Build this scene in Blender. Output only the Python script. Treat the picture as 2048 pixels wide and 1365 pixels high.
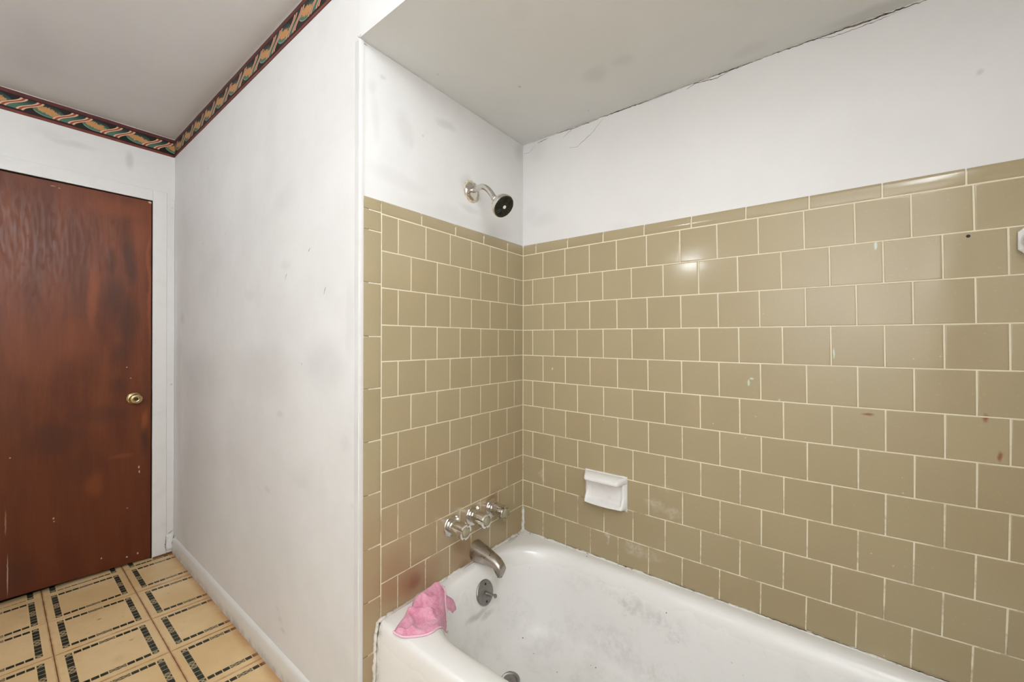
import bpy, math, random
from mathutils import Vector, Matrix, noise
random.seed(7)
for o in list(bpy.data.objects): bpy.data.objects.remove(o)
COL = bpy.context.scene.collection
SC = bpy.context.scene

# ------------------------------------------------------------------ camera
cd = bpy.data.cameras.new('camera'); cam = bpy.data.objects.new('camera', cd); COL.objects.link(cam)
cd.sensor_fit = 'HORIZONTAL'; cd.sensor_width = 36.0; cd.lens = 804.0/2048*36.0
cd.clip_start = .02; cd.clip_end = 30
yaw, pitch, roll = .6581, .0017, .0015
fw = Vector((-math.sin(yaw)*math.cos(pitch), math.cos(yaw)*math.cos(pitch), math.sin(pitch)))
rt = Vector((math.cos(yaw), math.sin(yaw), 0)); up = rt.cross(fw)
R_ = math.cos(roll)*rt + math.sin(roll)*up; U_ = -math.sin(roll)*rt + math.cos(roll)*up
mw = Matrix(((R_.x, U_.x, -fw.x, 0), (R_.y, U_.y, -fw.y, 0), (R_.z, U_.z, -fw.z, 0), (0, 0, 0, 1)))
cam.matrix_world = Matrix.Translation((1.0309, -1.4117, 1.1915)) @ mw
SC.camera = cam

# ------------------------------------------------------------------ world, exposure, lights
w = bpy.data.worlds.new('world'); SC.world = w; w.use_nodes = True
w.node_tree.nodes['Background'].inputs[0].default_value = (.9, .95, 1, 1)
w.node_tree.nodes['Background'].inputs[1].default_value = .3
vs = SC.view_settings; vs.view_transform = 'Standard'; vs.look = 'None'; vs.gamma = 1; vs.use_curve_mapping = False
vs.exposure = 0.0

def area(name, loc, target, sx, sy, power, color=(1, 1, 1)):
    l = bpy.data.lights.new(name, 'AREA'); l.shape = 'RECTANGLE'; l.size = sx; l.size_y = sy
    l.energy = power; l.color = color
    o = bpy.data.objects.new(name, l); COL.objects.link(o); o.location = loc
    o.rotation_euler = (Vector(target)-Vector(loc)).to_track_quat('-Z', 'Y').to_euler()
    return o
# vanity light strip on the opposite wall, daylight window high on the right-hand wall, added fill towards the door end
LC = (.895, .947, 1.0)
area('vanity_light', (.16, -2.2, 1.86), (.3, 0, 1.45), .2, .1, 2.2, LC)
area('window_daylight', (1.47, -1.36, 2.2), (-1.5, -1.3, 1.3), 1.15, .22, 14, LC)
area('door_end_fill', (-1.0, -2.0, 2.26), (-1.2, -1.3, 1.2), .4, .3, 4.2, LC)  # unseen fill light, added to brighten the far door end
# photographer's flash, turned away to bounce off the ceiling and the opposite wall
area('bounce_flash', (1.2, -1.55, 1.45), (1.3, -1.9, 2.33), .3, .3, 14, LC)
area('bounce_flash_low', (1.15, -1.6, 1.4), (1.15, -2.3, 1.4), .3, .3, 21, LC)

# ------------------------------------------------------------------ helpers
def s2l(c):
    c = c/255.0
    return c/12.92 if c <= .04045 else ((c+.055)/1.055)**2.4
def rgb(r, g, b): return (s2l(r), s2l(g), s2l(b), 1)

class NT:
    def __init__(s, name, rough=.5, spec=.5, metal=0.0):
        s.m = bpy.data.materials.new(name); s.m.use_nodes = True; s.t = s.m.node_tree
        s.b = s.t.nodes['Principled BSDF']; s.set('Roughness', rough); s.set('Specular IOR Level', spec); s.set('Metallic', metal)
        s._pos = None
    def n(s, k): return s.t.nodes.new(k)
    def put(s, sock, v):
        if isinstance(v, bpy.types.NodeSocket): s.t.links.new(v, sock)
        else: sock.default_value = v
    def set(s, k, v): s.put(s.b.inputs[k], v)
    def math(s, op, a, b=0.0, c=None, clamp=False):
        n = s.n('ShaderNodeMath'); n.operation = op; n.use_clamp = clamp
        s.put(n.inputs[0], a); s.put(n.inputs[1], b)
        if c is not None: s.put(n.inputs[2], c)
        return n.outputs[0]
    def vm(s, op, a, b=(0, 0, 0)):
        n = s.n('ShaderNodeVectorMath'); n.operation = op; s.put(n.inputs[0], a); s.put(n.inputs[1], b)
        return n.outputs['Value'] if op in ('LENGTH', 'DISTANCE') else n.outputs[0]
    def pos(s):
        if s._pos is None: s._pos = s.n('ShaderNodeNewGeometry').outputs['Position']
        return s._pos
    def obj(s): return s.n('ShaderNodeTexCoord').outputs['Object']
    def sep(s, v):
        n = s.n('ShaderNodeSeparateXYZ'); s.put(n.inputs[0], v); return n.outputs
    def comb(s, x, y, z=0.0):
        n = s.n('ShaderNodeCombineXYZ'); s.put(n.inputs[0], x); s.put(n.inputs[1], y); s.put(n.inputs[2], z); return n.outputs[0]
    def noise(s, scale, detail=3, vec=None, rough=.5, col=False, dist=0.0):
        n = s.n('ShaderNodeTexNoise'); n.inputs['Scale'].default_value = scale; n.inputs['Detail'].default_value = detail
        n.inputs['Roughness'].default_value = rough; n.inputs['Distortion'].default_value = dist
        s.put(n.inputs['Vector'], vec if vec is not None else s.pos())
        return n.outputs['Color'] if col else n.outputs[0]
    def ramp(s, v, lo, hi, a=0.0, b=1.0, smooth=True):
        n = s.n('ShaderNodeMapRange'); n.interpolation_type = 'SMOOTHSTEP' if smooth else 'LINEAR'
        s.put(n.inputs[0], v); n.inputs[1].default_value = lo; n.inputs[2].default_value = hi
        n.inputs[3].default_value = a; n.inputs[4].default_value = b
        return n.outputs[0]
    def mix(s, f, a, b, mode='MIX'):
        n = s.n('ShaderNodeMix'); n.data_type = 'RGBA'; n.blend_type = mode
        s.put(n.inputs[0], f); s.put(n.inputs[6], a); s.put(n.inputs[7], b)
        return n.outputs[2]
    def bump(s, h, dist=.001, strength=1.0):
        n = s.n('ShaderNodeBump'); n.inputs['Distance'].default_value = dist; n.inputs['Strength'].default_value = strength
        s.put(n.inputs['Height'], h); s.set('Normal', n.outputs[0]); return n
    def rnd(s): return s.n('ShaderNodeObjectInfo').outputs['Random']
    def blobs(s, u, v, lst, warp=.03, wscale=9, edge=.25):
        """sum of soft spots (cu, cv, ru, rv, strength) in the plane (u, v), outline roughened by noise"""
        p = s.comb(u, v)
        if warp:
            nz = s.noise(wscale, 3, col=True)
            p = s.vm('ADD', p, s.vm('MULTIPLY', s.vm('SUBTRACT', nz, (.5, .5, .5)), (warp, warp, 0)))
        acc = None
        for cu, cv, ru, rv, st in lst:
            d = s.vm('LENGTH', s.vm('MULTIPLY', s.vm('SUBTRACT', p, (cu, cv, 0)), (1/ru, 1/rv, 0)))
            m = s.ramp(d, edge, 1.25, st, 0)
            acc = m if acc is None else s.math('MAXIMUM', acc, m)
        return acc

def link(name, me, parent=None, mats=()):
    o = bpy.data.objects.new(name, me); COL.objects.link(o)
    for m in mats: me.materials.append(m)
    if parent is not None: o.parent = parent
    return o
def mesh(name, vs_, fs, mat=None, parent=None, smooth=False, sharp=None):
    me = bpy.data.meshes.new(name); me.from_pydata([tuple(v) for v in vs_], [], fs); me.validate(); me.update()
    if smooth:
        me.shade_smooth()
        if sharp: me.set_sharp_from_angle(angle=math.radians(sharp))
    return link(name, me, parent, [mat] if mat else [])
def struct(o): o['kind'] = 'structure'; return o
def thing(name, label, cat, loc=(0, 0, 0), group=None):
    o = bpy.data.objects.new(name, None); COL.objects.link(o); o.location = loc; o.empty_display_size = .02
    return tag(o, label, cat, group)
def tag(o, label, cat, group=None):
    o['label'] = label; o['category'] = cat
    if group: o['group'] = group
    return o
class MB:
    def __init__(s): s.v = []; s.f = []
    def add(s, vs_, fs):
        n = len(s.v); s.v += [tuple(v) for v in vs_]; s.f += [tuple(i+n for i in f) for f in fs]; return s
    def box(s, x0, x1, y0, y1, z0, z1):
        return s.add([(x, y, z) for x in (x0, x1) for y in (y0, y1) for z in (z0, z1)],
                     [(0, 1, 3, 2), (4, 6, 7, 5), (0, 4, 5, 1), (2, 3, 7, 6), (0, 2, 6, 4), (1, 5, 7, 3)])
    def bbox(s, x0, x1, y0, y1, z0, z1, b):
        """box with every edge chamfered by b"""
        V = []; idx = {}
        for i, x in enumerate((x0, x1)):
            for j, y in enumerate((y0, y1)):
                for k, z in enumerate((z0, z1)):
                    sx, sy, sz = (1, -1)[i], (1, -1)[j], (1, -1)[k]
                    for a, p in (('x', (x, y+sy*b, z+sz*b)), ('y', (x+sx*b, y, z+sz*b)), ('z', (x+sx*b, y+sy*b, z))):
                        idx[(i, j, k, a)] = len(V); V.append(p)
        F = []
        for a, fi in (('x', 0), ('y', 1), ('z', 2)):
            for e in (0, 1):
                q = []
                for (p, r) in ((0, 0), (0, 1), (1, 1), (1, 0)):
                    c = [p, r]; c.insert(fi, e); q.append(idx[tuple(c)+(a,)])
                F.append(tuple(q))
        for fi, (a1, a2) in ((0, ('y', 'z')), (1, ('x', 'z')), (2, ('x', 'y'))):
            for p in (0, 1):
                for r in (0, 1):
                    c0 = [p, r]; c0.insert(fi, 0); c1 = [p, r]; c1.insert(fi, 1)
                    F.append((idx[tuple(c0)+(a1,)], idx[tuple(c1)+(a1,)], idx[tuple(c1)+(a2,)], idx[tuple(c0)+(a2,)]))
        for i in (0, 1):
            for j in (0, 1):
                for k in (0, 1): F.append((idx[(i, j, k, 'x')], idx[(i, j, k, 'y')], idx[(i, j, k, 'z')]))
        return s.add(V, F)
    def rev(s, o, ax, prof, n=24, lobe=None, cap=True):
        """profile [(t, r)] turned about the line o + t*ax; lobe(theta, i) scales the radius"""
        ax = Vector(ax).normalized(); a = ax.orthogonal().normalized()
        if abs(ax.z) < .9: a = ax.cross(Vector((0, 0, 1))).normalized()
        b = ax.cross(a); o = Vector(o); V = []; F = []
        for i, (t, r) in enumerate(prof):
            for k in range(n):
                th = 2*math.pi*k/n; rr = r*(lobe(th, i) if lobe else 1)
                V.append(o+ax*t+(a*math.cos(th)+b*math.sin(th))*rr)
        for i in range(len(prof)-1):
            for k in range(n): F.append((i*n+k, i*n+(k+1) % n, (i+1)*n+(k+1) % n, (i+1)*n+k))
        if cap: F.append(tuple(range(n-1, -1, -1))); F.append(tuple((len(prof)-1)*n+k for k in range(n)))
        return s.add(V, F)
    def tube(s, pts, rad, n=16, flat=None):
        P = [Vector(p) for p in pts]; V = []; F = []; prev = None
        for i, p in enumerate(P):
            d = (P[min(i+1, len(P)-1)]-P[max(i-1, 0)]).normalized()
            a = prev if prev is not None else (d.orthogonal() if abs(d.z) > .95 else d.cross(Vector((0, 0, 1))))
            a = (a-d*a.dot(d)).normalized(); prev = a; b = d.cross(a)
            r = rad(i/(len(P)-1)) if callable(rad) else rad
            ra, rb = r if isinstance(r, tuple) else (r, r)
            for k in range(n):
                th = 2*math.pi*k/n; V.append(p+a*math.cos(th)*ra+b*math.sin(th)*rb)
        for i in range(len(P)-1):
            for k in range(n): F.append((i*n+k, i*n+(k+1) % n, (i+1)*n+(k+1) % n, (i+1)*n+k))
        F.append(tuple(range(n-1, -1, -1))); F.append(tuple((len(P)-1)*n+k for k in range(n)))
        return s.add(V, F)
    def build(s, name, mat, parent=None, smooth=False, sharp=35, off=None):
        vs_ = s.v if off is None else [(x-off[0], y-off[1], z-off[2]) for x, y, z in s.v]
        o = mesh(name, vs_, s.f, mat, parent)
        me = o.data
        import bmesh
        bm = bmesh.new(); bm.from_mesh(me); bmesh.ops.recalc_face_normals(bm, faces=bm.faces); bm.to_mesh(me); bm.free()
        if smooth: me.shade_smooth(); me.set_sharp_from_angle(angle=math.radians(sharp))
        return o

# ------------------------------------------------------------------ dimensions
D = -1.8797          # door wall
W = -.7789           # white wall beside the tub
ZC = 2.334; ZS = 2.048   # ceiling and soffit heights
XE = 1.50            # far end of the tub alcove
YO = -2.30           # opposite wall

# ------------------------------------------------------------------ materials
def paint(name, base, dark, plane=None, spots=None, ds=.35, rough=.55, mott=.10, crackle=None):
    m = NT(name, rough, .35)
    big = m.ramp(m.noise(2.2, 4, rough=.6), .38, .68)
    fine = m.ramp(m.noise(11, 5, rough=.65), .35, .7)
    c = m.mix(m.math('MULTIPLY', big, mott*2.2), base, dark)
    c = m.mix(m.math('MULTIPLY', fine, mott), c, dark)
    if spots:
        s = m.sep(m.pos()); u, v = s[plane[0]], s[plane[1]]
        k = m.blobs(u, v, spots, warp=.05, wscale=7)
        c = m.mix(m.math('MULTIPLY', k, ds), c, rgb(140, 135, 130))
    # sparse tiny marks
    vz = m.n('ShaderNodeTexVoronoi'); vz.inputs['Scale'].default_value = 6.5; m.put(vz.inputs['Vector'], m.pos())
    dots = m.ramp(vz.outputs['Distance'], .02, .045, .32, 0)
    c = m.mix(dots, c, rgb(110, 100, 92))
    m.set('Base Color', c)
    h = m.math('ADD', m.math('MULTIPLY', m.noise(3.0, 5, rough=.55), 1.0), m.math('MULTIPLY', m.noise(60, 3), .12))
    m.bump(h, .004, .35)
    m.set('Roughness', m.ramp(m.noise(5, 2), .3, .7, rough-.08, rough+.1))
    return m.m
WBASE, WDARK = rgb(231, 230, 229), rgb(204, 201, 198)
M_white = paint('painted drywall, white wall', WBASE, WDARK, (0, 2),
    [(-1.418, 1.0, .35, .174, .55), (-.687, 1.082, .329, .116, .5), (-.192, 1.119, .143, .093, .5), (-.05, 1.254, .031, .13, .4),
     (-1.415, .653, .286, .421, .4), (-.356, .727, .086, .023, .25), (-.51, .928, .032, .014, .6), (-.615, .635, .031, .013, .6),
     (-.474, 1.692, .095, .053, .35), (-.473, 1.462, .047, .021, .4), (-1.203, 1.57, .193, .058, .2), (-.788, 1.378, .07, .028, .35),
     (-.158, .251, .163, .061, .15), (-1.721, 1.308, .046, .033, .7), (-.076, .889, .032, .029, .3), (-.506, .195, .02, .018, .6),
     (-.486, .159, .02, .011, .7), (-.527, .231, .016, .007, .5), (-.04, .722, .01, .011, .4), (-1.80, .9, .07, .5, .5), (-.6, 1.9, .06, .2, .2)], .24)
M_faucetwall = paint('painted drywall, faucet wall', WBASE, WDARK, (1, 2),
    [(-.735, 1.93, .02, .029, .35), (-.728, 1.853, .017, .087, .25), (-.702, 1.976, .014, .009, .6), (-.622, 1.854, .035, .063, .35),
     (-.606, 1.821, .016, .022, .35), (-.446, 1.944, .048, .017, .5), (-.221, 2.06, .127, .02, .15), (-.333, 1.679, .06, .018, .5),
     (-.346, 1.776, .037, .04, .6), (-.644, 1.69, .141, .031, .25), (-.434, 1.635, .213, .035, .25), (-.158, 1.643, .1, .05, .3),
     (-.024, 2.007, .044, .043, .5)], .34, mott=.08)
M_longwall = paint('painted drywall, long wall', WBASE, WDARK, (0, 2),
    [(.062, 2.009, .051, .064, .4), (.1, 1.703, .073, .029, .35), (.036, 1.737, .052, .043, .3), (1.322, 1.823, .008, .009, 1.),
     (.533, 2.049, .052, .014, .3), (.441, 1.613, .056, .018, .25), (1.12, 2.05, .2, .012, .5)], .24, mott=.05)
M_soffit = paint('painted drywall, soffit', rgb(226, 226, 224), rgb(205, 203, 199), (0, 1),
    [(.453, -.231, .044, .051, .8), (.544, -.247, .042, .032, .6), (.413, -.58, .041, .039, .3), (.862, -.055, .05, .03, .5),
     (1.172, -.02, .16, .02, 1), (.061, -.538, .005, .005, .9)], .20, mott=.06)
M_ceil = paint('painted ceiling', rgb(224, 222, 220), rgb(204, 200, 197), (0, 1), [(-1.448, -1.31, .29, .1, .5)], .25, mott=.07)
M_doorwall = paint('painted drywall, door wall', WBASE, WDARK, (1, 2),
    [(-.97, 2.15, .02, .05, .9), (-1.17, 2.16, .1, .02, .5), (-1.25, 2.18, .07, .03, .3)], .3, mott=.08)
M_room = paint('painted drywall, plain', rgb(228, 225, 220), WDARK, rough=.6)
def gloss_trim(name):
    m = NT(name, .38, .4)
    n1 = m.ramp(m.noise(14, 5, rough=.7), .45, .72)
    m.set('Base Color', m.mix(m.math('MULTIPLY', n1, .10), rgb(231, 230, 228), rgb(186, 180, 174)))
    m.bump(m.noise(30, 4), .002, .3)
    return m.m
M_trim = gloss_trim('white trim paint')
m = NT('baseboard paint', .4, .4)
z_ = m.sep(m.pos())[2]
f_ = m.math('MULTIPLY', m.ramp(z_, .0, .045, 1, 0), m.ramp(m.noise(18, 5, rough=.7), .35, .65))
m.set('Base Color', m.mix(m.math('MULTIPLY', f_, .6), rgb(228, 227, 224), rgb(150, 138, 124))); m.bump(m.noise(30, 4), .003, .3)
M_base = m.m

# glazed tile
def tile_mat(name, stain):
    m = NT(name, .13, .5)
    p = m.pos(); s = m.sep(p); rv = m.rnd()
    c = m.mix(m.ramp(rv, 0, 1, smooth=False), rgb(175, 161, 129), rgb(170, 155, 123))
    c = m.mix(m.math('MULTIPLY', m.ramp(m.noise(6, 2, rough=.5), .3, .75), .22), c, rgb(186, 166, 134))
    c = m.mix(m.math('MULTIPLY', m.ramp(m.noise(150, 2), .6, .75), .15), c, rgb(205, 196, 170))
    if stain == 'faucet':
        low = m.math('MULTIPLY', m.ramp(s[2], 1.05, .35), m.ramp(m.noise(2.6, 2), .2, .75))
        c = m.mix(m.math('MULTIPLY', low, .75), c, rgb(172, 140, 104))
        k = m.blobs(s[1], s[2], [(-.6, .44, .09, .06, .95), (-.66, .47, .07, .1, .6), (-.53, .43, .07, .05, .5), (-.36, .43, .08, .06, .5), (-.2, .56, .07, .05, .5)], .04, 12)
        c = m.mix(m.math('MULTIPLY', k, .62), c, rgb(150, 100, 74))
        k = m.blobs(s[1], s[2], [(-.585, .425, .03, .028, 1), (-.36, .385, .03, .02, .9), (-.21, .575, .03, .015, .8)], .03, 25)
        c = m.mix(m.math('MULTIPLY', k, .38), c, rgb(118, 58, 42))
    else:
        low = m.math('MULTIPLY', m.ramp(s[2], 1.1, .35), m.ramp(m.noise(2.2, 2), .2, .75))
        c = m.mix(m.math('MULTIPLY', low, .5), c, rgb(158, 138, 102))
        k = m.blobs(s[0], s[2], [(.569, .625, .042, .024, .5), (.628, .614, .032, .02, .6), (.498, .446, .045, .03, .6), (.552, .44, .05, .02, .3),
                                 (.102, .634, .02, .03, .5), (.605, .693, .03, .017, .3), (.393, .455, .01, .03, .9)], .05, 40)
        k2 = m.math('MULTIPLY', k, m.ramp(m.noise(55, 5, rough=.75), .35, .6))
        c = m.mix(m.math('MULTIPLY', k2, .75), c, rgb(214, 204, 186))
        # rust marks, paint flecks and a drilled hole
        sp = m.blobs(s[0], s[2], [(1.125, 1.001, .014, .004, .9), (1.33, 1.015, .006, .012, .8), (1.352, .93, .004, .014, .8)], .008, 60)
        c = m.mix(sp, c, rgb(140, 84, 52))
        sp = m.blobs(s[0], s[2], [(1.303, 1.443, .0035, .0035, 1)], 0, edge=.9)
        c = m.mix(sp, c, rgb(30, 26, 20))
        sp = m.blobs(s[0], s[2], [(1.14, 1.445, .003, .012, .9), (.86, 1.08, .006, .003, .9), (.852, 1.067, .003, .01, .9), (.93, 1.02, .003, .005, .7),
                                  (1.055, 1.16, .002, .014, .8), (.15, 1.08, .003, .006, 1.)], .003, 80, edge=.6)
        c = m.mix(sp, c, rgb(196, 214, 196))
        fl = m.n('ShaderNodeTexVoronoi'); fl.inputs['Scale'].default_value = 28; m.put(fl.inputs['Vector'], p)
        c = m.mix(m.math('MULTIPLY', m.ramp(fl.outputs['Distance'], .03, .06, .8, 0), m.ramp(m.noise(3), .55, .62)), c, rgb(222, 214, 190))
    m.set('Base Color', c)
    m.set('Roughness', m.math('ADD', m.ramp(m.noise(7, 3), .35, .7, .10, .17), m.ramp(s[2], 1.25, .5, 0, .08)))
    m.bump(m.math('ADD', m.noise(8, 2), m.math('MULTIPLY', m.noise(70, 2), .03)), .003, .22)
    m.set('Specular IOR Level', .42)
    return m.m
M_tileF = tile_mat('glazed tan tile, faucet wall', 'faucet')
M_tileL = tile_mat('glazed tan tile, long wall', 'long')
def grout(name, ax):
    m = NT(name, .8, .2); s = m.sep(m.pos())
    dirt = m.math('MULTIPLY', m.ramp(s[2], 1.1, .4, .15, 1), m.ramp(m.noise(13, 5, rough=.7), .45, .66))
    c = m.mix(m.math('MULTIPLY', dirt, .8), rgb(232, 222, 197), rgb(158, 134, 100))
    if ax == 0:
        k = m.blobs(s[0], s[2], [(.29, .60, .03, .1, 1), (.35, .56, .16, .03, .9), (.285, .5, .03, .05, .8), (.5, .57, .05, .02, .8)], .04, 30)
        c = m.mix(m.math('MULTIPLY', k, .8), c, rgb(140, 112, 80))
    m.set('Base Color', c); m.bump(m.noise(200, 3), .001, .4)
    return m.m
M_groutL = grout('cream grout, long wall', 0); M_groutF = grout('cream grout, faucet wall', 1)

# porcelain enamel tub
m = NT('worn white enamel', .16, .5)
s = m.sep(m.pos())
insd = m.ramp(s[2], .36, .30)
d1 = m.math('MULTIPLY', m.ramp(m.noise(6, 6, rough=.72), .5, .72), insd)
c = m.mix(m.math('MULTIPLY', d1, .20), rgb(236, 234, 231), rgb(168, 164, 156))
d2 = m.math('MULTIPLY', m.ramp(m.noise(28, 6, rough=.8), .58, .75), insd)
c = m.mix(m.math('MULTIPLY', d2, .18), c, rgb(140, 136, 126))
k = m.blobs(s[0], s[2], [(.50, .29, .05, .035, 1), (.62, .27, .08, .04, .8), (.42, .31, .05, .03, .4), (.45, .16, .12, .06, .5), (.62, .12, .12, .05, .5)], .1, 14)
k = m.math('MULTIPLY', k, m.ramp(m.noise(22, 6, rough=.8), .4, .65))
c = m.mix(m.math('MULTIPLY', m.math('MULTIPLY', k, .42), m.ramp(s[1], -.3, -.12)), c, rgb(128, 124, 112))
k = m.blobs(s[1], s[2], [(-.37, .235, .07, .012, .9), (-.33, .215, .04, .014, .7)], .03, 20)
c = m.mix(m.math('MULTIPLY', m.math('MULTIPLY', k, .45), m.ramp(s[0], .16, .1)), c, rgb(140, 128, 110))
vz = m.n('ShaderNodeTexVoronoi'); vz.inputs['Scale'].default_value = 24; m.put(vz.inputs['Vector'], m.pos())
c = m.mix(m.math('MULTIPLY', m.ramp(vz.outputs['Distance'], .035, .07, .9, 0), m.ramp(m.noise(7, 2), .5, .6)), c, rgb(60, 58, 54))
edge = m.math('MULTIPLY', m.ramp(s[0], .035, .0), m.ramp(s[2], .376, .36))     # grimy strip where the apron meets the wall
c = m.mix(m.math('MULTIPLY', edge, m.ramp(m.noise(35, 5, rough=.8), .4, .65)), c, rgb(150, 146, 138))
m.set('Base Color', c)
m.set('Roughness', m.math('ADD', m.ramp(m.noise(12, 4), .4, .7, .10, .22), m.math('MULTIPLY', insd, .22)))
m.bump(m.noise(5, 2), .003, .15)
M_tub = m.m
m = NT('old caulk', .5, .4)
k = m.ramp(m.noise(38, 6, rough=.8), .5, .66)
c = m.mix(m.math('MULTIPLY', k, .8), rgb(226, 223, 215), rgb(128, 116, 98))
k = m.blobs(m.sep(m.pos())[1], m.sep(m.pos())[2], [(-.6, .38, .12, .03, .8), (-.33, .38, .06, .03, .8)], .03, 30)
c = m.mix(m.math('MULTIPLY', k, .7), c, rgb(150, 116, 88))
m.set('Base Color', c); m.bump(m.noise(60, 4), .003, .6)
M_caulk = m.m
m = NT('tan old caulk', .7, .3); m.set('Base Color', m.mix(m.ramp(m.noise(80, 5), .35, .65), rgb(222, 214, 196), rgb(176, 160, 132))); M_oldc = m.m
m = NT('ceramic white', .12, .5); m.set('Base Color', m.mix(m.ramp(m.noise(30, 4), .5, .75, 0, .25), rgb(240, 238, 236), rgb(200, 190, 176))); m.set('Coat Weight', .3); M_ceramic = m.m

def metal(name, col, rough, spots=.0):
    m = NT(name, rough, .5, 1.0)
    m.set('Base Color', m.mix(m.ramp(m.noise(60, 5, rough=.7), .45, .75, 0, spots), col, rgb(110, 96, 78)))
    m.set('Roughness', m.ramp(m.noise(45, 4), .3, .75, rough*.8, rough*1.6))
    return m.m
M_chrome = metal('tarnished chrome', rgb(214, 210, 204), .13, .35)
M_chromeF = metal('polished chrome', rgb(222, 219, 214), .09, .2)
M_nickel = metal('dull brushed nickel', rgb(178, 170, 160), .30, .3)
M_pewter = metal('dull grey metal plate', rgb(150, 148, 146), .36, .35)
M_brass = metal('satin brass', rgb(206, 182, 138), .24, .15)
M_brassdark = metal('dark brass keyhole', rgb(92, 78, 56), .4, .2)
m = NT('black rubber nozzle plate', .35, .4); m.set('Base Color', m.mix(m.ramp(m.noise(90), .4, .6), rgb(30, 32, 28), rgb(44, 46, 38))); M_black = m.m
m = NT('yellowed clear acrylic cap', .12, .5); m.set('Base Color', m.mix(m.noise(50), rgb(206, 196, 168), rgb(178, 168, 138))); m.set('Transmission Weight', .45); M_acrylic = m.m
m = NT('dark gap', .9, .1); m.set('Base Color', m.mix(m.noise(40), rgb(40, 30, 24), rgb(22, 17, 14))); M_dark = m.m
m = NT('dark crack grey', .95, .05); m.set('Base Color', m.mix(m.ramp(m.noise(60, 3), .35, .65), rgb(128, 114, 98), rgb(70, 62, 54))); M_crack = m.m  # dark grey-brown for cracks, scratches and mildew lines

# door wood
m = NT('stained lauan veneer', .33, .35)
s = m.sep(m.pos())
gv = m.comb(m.math('MULTIPLY', s[0], 1.0), m.math('MULTIPLY', s[1], 130.0), m.math('MULTIPLY', s[2], 3.2))
g1 = m.noise(2.2, 6, gv, .6)
gv2 = m.comb(s[0], m.math('MULTIPLY', s[1], 9.0), m.math('MULTIPLY', s[2], 1.6))
g2 = m.noise(1.4, 4, gv2, .6)
c = m.mix(m.ramp(g2, .3, .7), rgb(122, 64, 34), rgb(98, 48, 24))
c = m.mix(m.math('MULTIPLY', m.ramp(g1, .42, .62), .16), c, rgb(62, 32, 22))
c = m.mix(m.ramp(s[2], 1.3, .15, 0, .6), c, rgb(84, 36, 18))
k = m.blobs(s[1], s[2], [(-1.102, 1.4, .025, .227, .8), (-1.145, 1.198, .07, .149, .45), (-.899, .764, .016, .075, 1.0), (-.886, 1.527, .01, .41, .9),
                         (-1.003, 1.879, .119, .052, .5), (-1.0, .583, .058, .016, .4), (-1.304, 1.151, .061, .186, .3), (-1.092, .465, .036, .076, .4), (-.93, 1.75, .05, .12, .5)], .05, 6)
c = m.mix(m.math('MULTIPLY', k, .8), c, rgb(146, 78, 42))
k = m.blobs(s[1], s[2], [(-1.036, 1.6, .026, .085, .8), (-1.012, 1.407, .04, .156, .9), (-.961, 1.62, .03, .17, 1.0), (-.973, 1.305, .05, .159, .9),
                         (-1.002, 1.12, .035, .079, .7), (-1.075, .816, .13, .06, .5), (-1.242, .721, .15, .1, .6), (-1.361, .812, .08, .1, .5),
                         (-.899, .95, .02, .17, .5), (-.898, .66, .02, .1, 1.), (-1.345, .127, .09, .114, .5), (-1.011, .96, .04, .05, .5), (-1.144, .579, .09, .09, .35)], .05, 6)
c = m.mix(m.math('MULTIPLY', k, .62), c, rgb(62, 38, 28))
k = m.blobs(s[1], s[2], [(-1.3725, .37, .0022, .055, .3), (-1.3665, .13, .0018, .09, .6), (-.9264, .513, .003, .007, .9), (-.9243, .488, .003, .008, .9),
                         (-.9748, 1.053, .003, .003, .8), (-.9591, .994, .003, .003, .7), (-1.2299, .341, .003, .005, .8), (-1.2282, .326, .003, .003, .7),
                         (-1.0675, .081, .003, .004, .9), (-.9724, .048, .004, .004, 1), (-.93, .05, .003, .006, .8), (-1.3606, .6605, .003, .003, .8),
                         (-.9711, .307, .003, .003, .6), (-1.235, 1.934, .008, .003, .35), (-1.215, 1.93, .004, .003, .35), (-.884, 1.952, .008, .006, 1.)], .004, 60, edge=.6)
c = m.mix(k, c, rgb(214, 178, 150))
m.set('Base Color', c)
m.set('Roughness', m.ramp(m.noise(9, 4, gv2), .3, .7, .28, .46))
g3 = m.noise(1.0, 5, m.comb(s[0], m.math('MULTIPLY', s[1], 420.0), m.math('MULTIPLY', s[2], 22.0)), .65)
m.bump(m.math('ADD', m.math('MULTIPLY', g3, .5), m.math('MULTIPLY', m.noise(6, 2), .15)), .0004, .35)
M_door = m.m

# floor tile print (object-space metres: x away-to-near inside a tile, y across it)
PA, PB = .295, .275
m = NT('printed vinyl floor tile', .33, .45)
uvn = m.n('ShaderNodeUVMap'); uvn.uv_map = 'print'; s = m.sep(uvn.outputs[0]); a, b = s[0], s[1]
def band(v, lo, hi, e=.0007):
    return m.math('MULTIPLY', m.ramp(v, lo-e, lo+e), m.ramp(v, hi-e, hi+e, 1, 0))
bb = m.math('ABSOLUTE', m.math('SUBTRACT', b, PB/2))            # distance from the tile's middle line, across
aa = m.math('ABSOLUTE', m.math('SUBTRACT', a, .1445))
thick = m.math('MULTIPLY', band(bb, .0940, .1125), band(aa, -1, .1225))
thin = m.math('MULTIPLY', m.math('MULTIPLY', band(aa, .1040, .1215), band(bb, -1, .0905)), m.ramp(m.sep(m.pos())[0], -1.862, -1.858))
# dashes of the thin strips
q = m.math('SUBTRACT', bb, .0235); gap = m.math('PINGPONG', m.math('SUBTRACT', q, .0), .01125)
gapm = m.math('MULTIPLY', m.ramp(gap, .0009, .0018, 1, 0), m.ramp(q, -.002, -.001))
zone1 = m.ramp(bb, .0215, .0225, 1, 0)
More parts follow.
